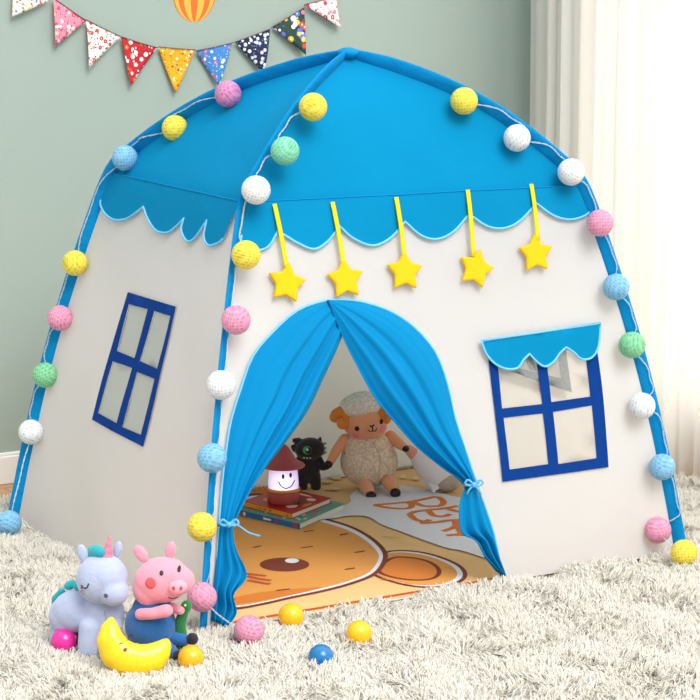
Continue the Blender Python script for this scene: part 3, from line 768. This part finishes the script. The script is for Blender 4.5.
# black monster
t = Toy('monster_plush', 'small black plush monster with one green eye, beside the sheep', 'plush toy', 311, 487, .003)
BK = mat('black_plush', (30, 24, 27), .85, .1, 60, .4, 400, sheen=.25)
b = t.blob('body', [t.e(310, 447, 8, 15, 11.5, 12, -5), t.e(309, 466, 6, 11.5, 16, 10), t.c([(299, 440, 6), (295, 439, 6)], [4, 2.6]), t.c([(303, 474, 8), (303, 484, 8)], [6, 5]), t.c([(315, 474, 8), (316, 484, 8)], [6, 5.4]),
     t.c([(318, 458, 8), (323, 464, 12), (327, 463, 14)], [5, 4, 3.5]), t.c([(326, 463, 14), (328.5, 459, 15)], [3.4, 2.8]), t.c([(296, 447, 6), (293, 445, 6)], [4, 2]), t.c([(301, 458, 8), (295, 463, 12)], [5, 3])], BK, voxel=.0022, smooth=4)
t.blob('ear', [t.c([(318, 443, 6), (320, 438.5, 6), (320.5, 436, 6)], [3.4, 2.2, .9])], BK, voxel=.0018, smooth=2)
for y in (443, 447.5, 452): t.blob('spike', [t.c([(322.5, y, 5), (326, y-1, 5)], [2, .8])], mat('pale_green_felt', (150, 170, 130), .9), voxel=.0012, smooth=1)
GR = mat('green_felt', (60, 170, 90), .8)
t.dot('eye', b, 308, 446, 4.6, 4, GR, .0012); t.dot('pupil', b, 309.4, 446, 3, 3, BLACK, .0024); t.dot('eye_glint', b, 308, 445, 1, 1, WHT, .0034)
for x in (304.5, 307.5, 310.5): t.dot('tooth', b, x, 453.6, 1, .9, mat('pale_tooth', (225, 190, 190), .8), .0012, 8)
# goose-like plush, lying behind the right curtain
t = Toy('bird_plush', 'white plush lying behind the right door curtain, grey underneath', 'plush toy', 434, 489, .004)
WP = mat('white_plush', (226, 222, 224), .95, .04, 40, .4, 500, sheen=.3); GP = mat('grey_plush', (170, 158, 152), .95, .04, 40, .4, 500, sheen=.3)
t.blob('body', [t.c([(415, 453, 4), (424, 462, 6), (436, 474, 6)], [7, 12, 15]), t.e(446, 470, 0, 14, 14, 12)], WP, smooth=8)
t.blob('belly', [t.e(444, 480, 8, 15, 9.5, 13, 8)], GP); t.blob('arm', [t.c([(414, 453, 5), (408, 447, 10)], [6.6, 4.8])], mat('pale_peach_plush', (216, 150, 128), .95, .05, 40, sheen=.3))
t.blob('foot', [t.c([(430, 482, 16), (436, 483, 20)], [3, 2.4]), t.c([(431, 481, 16), (433, 486, 20)], [3, 2.2])], WP, voxel=.002, smooth=2)

# books
def book(name, label, P, z0, z1, mc, ms, mp, deco):
    g = Geo(); q = [ground(x, y, z1) for x, y in P]; o = q[0].copy(); o.z = z0   # front-left, front, right, back
    q = [Vector((p.x-o.x, p.y-o.y, 0)) for p in q]; th = z1-z0; ct = .0016
    r = thing(name, label, 'book', o, 0, 'two picture books under the lantern')
    c = Geo(); c.prism(q, (0, 0, ct)); c.prism([p+Vector((0, 0, th-ct)) for p in q], (0, 0, ct), 0)
    ax = (q[1]-q[0]); ay = (q[3]-q[0]); axn, ayn = ax.normalized(), ay.normalized()
    c.prism([q[0]+Vector((0, 0, ct)), q[1]+Vector((0, 0, ct)), q[1]+ayn*.003+Vector((0, 0, ct)), q[0]+ayn*.003+Vector((0, 0, ct))], (0, 0, th-2*ct), 1)
    for (x, y, w, h, mi) in deco.get('top', []):
        pts = [q[0]+ax*(x+w*math.cos(a))+ay*(y+h*math.sin(a))+Vector((0, 0, th+.0001)) for a in [2*PI*k/12 for k in range(12)]]
        c.prism(pts, (0, 0, .0004), mi)
    for (x, w, h, mi) in deco.get('spine', []):
        pts = [q[0]+ax*(x+sx*w)+Vector((0, 0, th/2+sz*h*th))-ayn*.0002 for sx, sz in ((-1, -1), (1, -1), (1, 1), (-1, 1))]
        c.prism(pts, -ayn*.0004, mi)
    c.obj('cover', mc, r, False)
    pg = Geo(); ins = .004
    b = [q[0]+ayn*.003+axn*ins, q[1]+ayn*.003-axn*ins, q[2]-axn*ins-ayn*ins, q[3]+axn*ins-ayn*ins]
    pg.prism([p+Vector((0, 0, ct)) for p in b], (0, 0, th-2*ct)); pg.obj('pages', mp, r, False)
PG = mat('page_edges', (232, 222, 198), .9, .1, 300)
def gl(n, c): return mat(n, c, .35, .04, 30)
RED, BLU, ORG, TEA = gl('cover_red', (176, 26, 20)), gl('spine_blue', (26, 100, 168)), gl('spine_orange', (232, 150, 36)), gl('cover_teal', (60, 150, 140))
SPT, CRM, DKG, YL2 = gl('print_red', (190, 50, 40)), gl('print_cream', (235, 222, 200)), gl('print_green', (50, 110, 60)), gl('print_brown', (110, 50, 30))
random.seed(5)
d1 = {'top': [(random.uniform(.05, .95), random.uniform(.05, .95), random.uniform(.012, .03), random.uniform(.015, .035), random.choice([2, 3, 4, 2, 3])) for _ in range(70)], 'spine': [(.12, .018, .25, 3), (.5, .05, .14, 3), (.44, .01, .2, 3), (.63, .02, .22, 2), (.93, .03, .35, 2), (.05, .02, .3, 2)]}
d2 = {'top': [(.5, .5, .30, .26, 4), (.28, .3, .1, .08, 2), (.75, .3, .09, .1, 3), (.78, .75, .08, .07, 3), (.2, .72, .1, .06, 5), (.5, .88, .2, .03, 3), (.9, .5, .03, .12, 2)], 'spine': [(.5, .42, .36, 2), (.3, .015, .18, 5), (.36, .015, .18, 5), (.45, .03, .16, 5), (.56, .02, .18, 5), (.9, .02, .2, 5)]}
book('picture_book', 'blue-spined picture book, the lower and larger of the two', [(237, 509), (299.5, 523.5), (345, 503.5), (283, 490)], .003, .021, [TEA, BLU, SPT, CRM, DKG], None, PG, d1)
book('picture_book', 'red picture book with orange spine, directly under the glowing lantern', [(243, 501), (292, 513.5), (331.5, 498), (283, 487)], .0213, .0365, [RED, ORG, ORG, CRM, YL2, YL2], None, PG, d2)

# lantern
t = Toy('night_light', 'glowing smiling lantern with a dusty red hat, on the stacked books', 'lantern', 283.5, 502, .037)
HAT = mat('dusty_red_plastic', (166, 70, 72), .45, .04, 30, sss=.1); BND = mat('mustard_band', (224, 150, 40), .5)
def LT(name, prof, m): g = Geo(); g.lathe([(r*t.k, z*t.k) for r, z in prof]); return g.obj(name, m, t.root)
LT('base', [(0, 0), (14.5, 0), (16, 1.5), (16.4, 8), (16, 14), (15.6, 15), (0, 15)], HAT); LT('band', [(15.6, 12.6), (16.6, 12.8), (16.6, 15), (15.4, 15.4)], BND)
m, nt, out = newmat('lit_lamp_shade'); em = nt.nodes.new('ShaderNodeEmission'); em.inputs[1].default_value = .75
lw = nt.nodes.new('ShaderNodeTexCoord'); gr = nt.nodes.new('ShaderNodeVectorMath'); gr.operation = 'DISTANCE'; gr.inputs[1].default_value = (0, -15*t.k, 20*t.k)
mr = nt.nodes.new('ShaderNodeMapRange'); mr.inputs['From Min'].default_value = 0; mr.inputs['From Max'].default_value = 20*t.k
cr = nt.nodes.new('ShaderNodeValToRGB'); cr.color_ramp.elements[0].color = lin((255, 250, 255)); cr.color_ramp.elements[1].color = lin((160, 140, 200)); 
nt.links.new(lw.outputs['Object'], gr.inputs[0]); nt.links.new(gr.outputs['Value'], mr.inputs[0]); nt.links.new(mr.outputs[0], cr.inputs[0]); nt.links.new(cr.outputs[0], em.inputs[0])
df = nt.nodes.new('ShaderNodeBsdfPrincipled'); df.inputs['Base Color'].default_value = lin((225, 218, 235)); ad = nt.nodes.new('ShaderNodeAddShader')
nt.links.new(em.outputs[0], ad.inputs[0]); nt.links.new(df.outputs[0], ad.inputs[1]); nt.links.new(ad.outputs[0], out.inputs[0])
sh = LT('lamp_shade', [(15, 15), (15.2, 20), (14.6, 28), (13.2, 36), (12.6, 39), (0, 40)], m)
LT('hat', [(0, 37.2), (12, 37.2), (21, 36.6), (21.8, 37.6), (21, 38.8), (16, 41.5), (11.5, 45.5), (8.5, 51), (5.5, 56), (2.5, 58.6), (0, 59)], HAT)
g = Geo()
for x, y in ((283.7, 473), (291, 472.2)): t.dot(g, sh, x, y, 1.3, 2.3, BLACK, .0007, 14)
mod_solid(g.obj('eyes', BLACK, t.root), .0006)
t.line('smile', sh, [(279, 478), (282, 482.4), (286.5, 484.6), (291.5, 482.8), (295, 477.6)], .55, BLACK)

# unicorn
t = Toy('unicorn_plush', 'pale lavender unicorn plush with a pink horn standing on the rug', 'plush toy', 90, 652, -.006)
LV = mat('lavender_plush', (172, 181, 210), .95, .05, 25, .5, 450, sheen=.4, bump2=.3, b2scale=40); TEAL = mat('teal_plush', (20, 160, 170), .9, .08, 40, .4, 400, sheen=.3)
bd = t.blob('body', [t.e(78, 612, -6, 26, 22, 19), t.e(106, 612, 4, 20, 27, 18), t.e(66, 618, -10, 18, 20, 17), t.e(62, 630, -10, 11, 17, 11), t.c([(59, 628, -10), (56, 645, -10)], [10, 8.5]), t.c([(92, 622, 16), (90, 644, 20)], [11, 10]), t.c([(114, 622, 12), (112, 644, 12)], [11, 10]), t.c([(76, 624, -26), (76, 644, -28)], [10, 9])], LV, smooth=8)
hd = t.blob('head', [t.e(103, 574, 14, 23.5, 25, 22), t.e(110, 572, 16, 21, 23, 21), t.e(118, 584, 26, 15, 13.5, 14, -10)], LV, smooth=8)
t.blob('ear', [t.e(86.5, 549, 12, 5.4, 10, 3, -14)], LV, voxel=.0022, smooth=3); t.blob('ear', [t.e(120, 547, 4, 4.4, 9, 3, 14)], LV, voxel=.0022, smooth=3)
g = Geo(); P = [t.p(111+q*.9, 552-q*7.6, 16) for q in range(0, 4)]; P = catmull(P, 6)
g.tube(P, [(6.2*(1-i/(len(P)-.3))+.35*math.sin(i*1.3))*t.k for i in range(len(P))], 14); g.obj('horn', mat('pink_satin', (232, 124, 148), .5, .06, 40), t.root)
t.blob('mane', [t.c([(96, 549, 10), (100, 545.5, 14), (105, 546, 18)], [5, 6, 5]), t.c([(92, 556, -4), (96, 549, 2)], [5, 6])], TEAL, voxel=.0022, smooth=3)
t.blob('mane', [t.e(80, 588, -8, 6, 5, 6), t.e(86, 584, -6, 6, 8, 6), t.e(70, 588, -14, 7, 4.5, 6, -20)], TEAL, voxel=.0025, smooth=3)
t.blob('tail', [t.c([(60, 598, -24), (54, 606, -28), (52, 620, -30)], [4, 5, 4.5])], TEAL, voxel=.0025, smooth=3)
t.line('closed_eye', hd, [(86.5, 575.5), (89, 577.6), (92.5, 577), (94.5, 572.5)], .65, BLACK); t.line('eyelash', hd, [(88, 576.5), (86, 579.3)], .45, BLACK)
for x, y in ((86, 583), (88.6, 584.6), (88, 581)): t.dot('freckle', hd, x, y, .8, .8, mat('freckle_pink', (220, 90, 130), .8), .001, 8)
t.dot('nostril', hd, 111.7, 583.4, 2, 2, mat('nostril_grey', (92, 86, 100), .8)); t.line('seam', bd, [(108, 604), (109.5, 618), (109, 632)], .4, mat('lavender_seam', (150, 158, 196), .9))

# plain pink piglet plush in blue
t = Toy('pig_plush', 'pink pig plush in blue clothes sitting behind the crescent moon lamp', 'plush toy', 158, 656, -.006)
PK = mat('pink_plush', (240, 150, 168), .95, .05, 25, .5, 450, sheen=.4, bump2=.25, b2scale=40); BP = mat('blue_plush', (34, 98, 164), .95, .08, 30, .5, 400, sheen=.35, bump2=.3, b2scale=40)
hd = t.blob('head', [t.e(164, 577, 6, 28, 23, 22, -8), t.e(151, 586, 4, 17, 18, 18), t.e(180, 575, 14, 17, 15, 15)], PK, smooth=10)
bd = t.blob('shirt', [t.e(151, 624, 0, 26, 26, 22), t.e(153, 606, 0, 20, 14, 17)], BP, smooth=8)
sn = t.blob('snout', [t.e(181, 578, 27, 9.5, 7.5, 6.5, -8)], mat('snout_pink', (246, 164, 180), .9, .04, 30, .4, 400, sheen=.3), smooth=4)
for x in (177.5, 184.5): t.dot('nostril', sn, x, 577.5, 1.3, 1.8, mat('nostril_rose', (176, 70, 92), .8))
t.blob('ear', [t.e(143, 552, 2, 6, 10, 3.4, -32)], PK, voxel=.0022, smooth=3); t.blob('ear', [t.e(172, 549, 0, 5.5, 9.5, 3.4, 10)], PK, voxel=.0022, smooth=3)
t.dot('eye', hd, 165, 565, 2, 2.2, BLACK); t.dot('eye', hd, 182, 562.5, 1.7, 2.0, BLACK)
t.dot('cheek', hd, 154.5, 574.5, 5.2, 5.2, mat('red_cheek', (226, 92, 96), .9))
t.line('mouth', hd, [(171, 589), (175, 591.5), (180, 591)], .6, mat('mouth_red', (176, 50, 60), .8))
t.blob('arm', [t.c([(143, 608, 18), (156, 605, 26), (170, 601, 29)], [6, 6, 6.6])], PK)
t.blob('arm', [t.c([(172, 606, 2), (182, 606, 12)], [5.5, 4.6])], PK)
t.blob('leg', [t.c([(164, 640, 14), (176, 645, 26)], [8, 6])], BP); t.blob('leg', [t.c([(170, 636, 2), (186, 638, 6)], [8, 5.5])], BP)
t.blob('shoe', [t.e(181, 646, 30, 7, 6, 7)], BK); t.blob('shoe', [t.e(193, 636, 8, 6.5, 6.5, 6, 25)], BK)
t = Toy('green_plush', 'slim green soft toy held upright by the pink pig plush', 'plush toy', 184, 646, -.006)
GN = mat('green_plush_cloth', (26, 122, 60), .9, .1, 40, .4, 400, sheen=.3)
gb = t.blob('body', [t.c([(183, 641, 28), (184, 628, 30), (183, 614, 32), (186, 602, 34), (190, 594, 36)], [4.5, 6, 6, 5.4, 5.4])], GN, smooth=4)
t.dot('eye', gb, 189, 592.5, 1.1, 1.1, mat('eye_yellow', (236, 226, 120), .8), .001, 10)
# crescent moon lamp
t = Toy('moon_lamp', 'glossy yellow crescent moon lamp lying in front of the plush toys', 'lamp', 134, 669, -.004)
MO = mat('yellow_vinyl', (255, 208, 24), .28, .02, 10, sss=.15, coat=.2)
mb = t.blob('crescent', [t.c([(113.5, 616, 10), (112, 626, 12), (113, 637, 14), (119, 648, 15), (129, 654.5, 16), (141, 656.5, 16), (151, 654.5, 15), (159, 649.5, 13), (165, 643, 11), (167.5, 638.5, 9)], [3.6, 10, 14.6, 17.2, 18.4, 18, 16, 12.6, 8, 4], .8)], MO, voxel=.0025, smooth=6)
t.dot('mouth', mb, 128.3, 641, 1.8, 1.6, mat('mouth_dark_red', (150, 40, 20), .6)); t.line('eye', mb, [(122.5, 636.5), (124, 635), (125.6, 636)], .4, BLACK); t.line('eye', mb, [(130, 635), (131.6, 633.8), (133, 635.2)], .4, BLACK)
# play balls
for px, py, r, c, lab in ((64, 641, 13.3, (230, 40, 150), 'glossy magenta play ball in front of the unicorn plush'), (191, 658, 13.3, (250, 178, 10), 'glossy amber play ball beside the moon lamp tip'),
       (291, 616, 12.9, (250, 188, 10), 'glossy yellow play ball at the edge of the tent mat'), (359, 633, 13, (250, 190, 12), 'glossy yellow play ball alone on the rug, rightmost of the loose balls'), (321, 657, 13, (0, 112, 172), 'glossy blue play ball on the rug')):
    z = .026; p = ground(px, py, z); k = proj(p)[2]/F; g = Geo(); R_ = r*k
    z = FLOOR+.026+R_ ; p = ground(px, py, z)
    g.ell((0, 0, 0), R_, None, 48, 28); g.tube([Vector((math.cos(a)*(R_+.0001), 0, math.sin(a)*(R_+.0001))) for a in [2*PI*i/48 for i in range(49)]], .0004, 4, cap=False)
    nm = 'plastic_'+lab.split()[1]+str(px); b = g.obj('play_ball', mat(nm, c, .22, .03, 6, sss=.08, coat=.3), None); b.location = p; b.rotation_euler = (random.random(), random.random(), random.random()*3)
    tag(b, lab, 'ball', 'loose plastic play balls')

# ---------------------------------------------------------------- shaggy rug
RUGM = mat('rug_yarn', (254, 250, 242), .95, .02, 14, sheen=.2, trans=.45)
RX0, RX1, RY0, RY1 = -2.15, 1.21, -2.0, .80
g = Geo(); g.box((RX0, RY0, FLOOR+.0005), (RX1, RY1, FLOOR+.010))
rugr = thing('shaggy_rug', 'thick cream shaggy rug spread under the tent and toys', 'rug', (0, 0, 0))
g.obj('backing', mat('rug_backing', (248, 243, 230), .95, .06, 20), rugr, False)
rs = np.random.RandomState(11)
sp = .012
X, Y = np.meshgrid(np.arange(RX0+.01, RX1-.01, sp), np.arange(RY0+.01, RY1-.01, sp)); X = X.ravel(); Y = Y.ravel()
X = X+rs.uniform(-.5, .5, X.size)*sp; Y = Y+rs.uniform(-.5, .5, Y.size)*sp
# keep what the photograph and a step aside could see
Rn = np.array(RMI); q = (Rn @ (np.stack([X, Y, np.zeros_like(X)])-np.array(CAM)[:, None])); PX = 350+F*q[0]/-q[2]; PY = 350-F*q[1]/-q[2]
keep = (PX > -110) & (PX < 810) & (PY < 790)
# not under the tent floor, play mat or behind the tent where nothing shows
fl0, fr0, br0, bl0 = [np.array((p.x, p.y)) for p in (G0['FL'], G0['FR'], G0['BR'], G0['BL'])]
u = (X-fl0[0])/(fr0[0]-fl0[0]); v = (Y-fl0[1])/(bl0[1]-fl0[1])
keep &= ~((u > .012) & (u < .988) & (v > -.002) & (v < .985))
X, Y = X[keep], Y[keep]; NT = X.size
def fbm(x, y, s, seed):
    r = np.random.RandomState(seed); out = np.zeros_like(x)
    for _ in range(7):
        a = r.uniform(0, 2*PI); f = s*r.uniform(.6, 1.6); out += np.sin((x*np.cos(a)+y*np.sin(a))*f*2*PI+r.uniform(0, 6.28))
    return out/2.6
ang = fbm(X, Y, 2.6, 3)*2.6+fbm(X, Y, 9, 4)*1.2; tilt = .5+.3*fbm(X, Y, 5, 5); hgt = .036+.005*fbm(X, Y, 4, 6)
NS = 10
tang = ang+rs.normal(0, .5, NT); ang = np.repeat(tang, NS)+rs.normal(0, .38, NT*NS); tilt = np.clip(np.repeat(tilt+rs.normal(0, .28, NT), NS)+rs.normal(0, .12, NT*NS), .02, 1.25)
ln = np.repeat(hgt, NS)*rs.uniform(.8, 1.3, NT*NS)
bx = np.repeat(X, NS)+rs.normal(0, .0030, NT*NS); by = np.repeat(Y, NS)+rs.normal(0, .0030, NT*NS)
uu = (bx-fl0[0])/(fr0[0]-fl0[0]); vv = (by-fl0[1])/(bl0[1]-fl0[1])
near = (uu > -.05) & (uu < 1.05) & (vv > -.06) & (vv < 1.05)
ln[near & (vv > -.004)] *= .9
SEG, SD = 4, 3; n = bx.size
T = np.linspace(0, 1, SEG+1); V = np.zeros((n, SEG+1, SD, 3), np.float32)
dx, dy = np.cos(ang), np.sin(ang); px_, py_ = -dy, dx
ph = rs.uniform(0, 6.28, n); wav = rs.uniform(.0008, .0028, n); rad = rs.uniform(.0015, .0026, n); tw = rs.uniform(0, 6.28, n)
for i, t_ in enumerate(T):
    lean = tilt*(t_**1.5); cx_ = bx+dx*ln*lean*t_*.9+px_*wav*np.sin(ph+t_*6)*t_*2; cyy = by+dy*ln*lean*t_*.9+py_*wav*np.sin(ph+t_*6)*t_*2
    cz = FLOOR+.008+ln*t_*np.cos(lean*.75)
    r_ = rad*(1.0 if t_ < .8 else .55)
    for k in range(SD):
        a = tw+2*PI*k/SD; V[:, i, k, 0] = cx_+np.cos(a)*r_; V[:, i, k, 1] = cyy+np.sin(a)*r_; V[:, i, k, 2] = cz+(r_*.4*np.cos(a+1) if i else 0)
base = (np.arange(n)*(SEG+1)*SD)[:, None]
qd = []
for i in range(SEG):
    for k in range(SD):
        m_ = (k+1) % SD; qd.append([i*SD+k, i*SD+m_, (i+1)*SD+m_, (i+1)*SD+k])
qd = np.array(qd).ravel()[None, :]; Fq = (base+qd).reshape(-1).astype(np.int32); nq = Fq.size//4
cap_ = np.array([SEG*SD+k for k in range(3)])[None, :]; Fc_ = (base+cap_).reshape(-1).astype(np.int32); ncap = n
me = bpy.data.meshes.new('pile'); me.vertices.add(n*(SEG+1)*SD); me.vertices.foreach_set('co', V.ravel())
me.loops.add(Fq.size+Fc_.size); me.loops.foreach_set('vertex_index', np.concatenate([Fq, Fc_]))
me.polygons.add(nq+ncap); me.polygons.foreach_set('loop_start', np.concatenate([np.arange(nq)*4, nq*4+np.arange(ncap)*3]).astype(np.int32))
me.polygons.foreach_set('use_smooth', np.ones(nq+ncap, bool)); me.update(calc_edges=True)
me.materials.append(RUGM); po = bpy.data.objects.new('pile', me); C.objects.link(po); po.parent = rugr; tag(po, kind='stuff')

# ---------------------------------------------------------------- light
w = bpy.data.worlds.new('daylight'); S.world = w; w.use_nodes = True; nt = w.node_tree; N = nt.nodes.new; L = nt.links.new
bg = nt.nodes['Background']; tc = N('ShaderNodeTexCoord'); sx = N('ShaderNodeSeparateXYZ'); L(tc.outputs['Generated'], sx.inputs[0])
mr = N('ShaderNodeMapRange'); mr.inputs['From Min'].default_value = -.6; mr.inputs['From Max'].default_value = .8; L(sx.outputs['X'], mr.inputs[0])
mx = N('ShaderNodeMix'); mx.data_type = 'RGBA'; L(mr.outputs[0], mx.inputs['Factor'])
mx.inputs['A'].default_value = (.84, .88, .90, 1); mx.inputs['B'].default_value = (1.5, 1.5, 1.48, 1)
m2 = N('ShaderNodeMapRange'); m2.inputs['From Min'].default_value = 0; m2.inputs['From Max'].default_value = 1; m2.inputs['To Min'].default_value = .85; m2.inputs['To Max'].default_value = 1.9; L(sx.outputs['Z'], m2.inputs[0])
vm = N('ShaderNodeVectorMath'); vm.operation = 'SCALE'; L(mx.outputs['Result'], vm.inputs[0]); L(m2.outputs[0], vm.inputs['Scale'])
L(vm.outputs[0], bg.inputs[0]); bg.inputs[1].default_value = .6
sd = bpy.data.lights.new('soft_sun', 'SUN'); sd.energy = 1.95; sd.angle = math.radians(35); sd.color = (1, .985, .965)
so = bpy.data.objects.new('soft_sun', sd); C.objects.link(so); so.rotation_euler = Vector((-.02, .78, -.85)).to_track_quat('-Z', 'Y').to_euler()
al = bpy.data.lights.new('window_daylight', 'AREA'); al.shape = 'RECTANGLE'; al.size = 2.8; al.size_y = 2.2; al.energy = 30; al.color = (1, .99, .97)
ao = bpy.data.objects.new('window_daylight', al); C.objects.link(ao); ao.location = (WX+.7, -.6, 1.4); ao.rotation_euler = (0, PI/2, 0)
vs = S.view_settings; vs.view_transform = 'Standard'; vs.look = 'None'; vs.exposure = 0.46; vs.gamma = 1; vs.use_curve_mapping = False
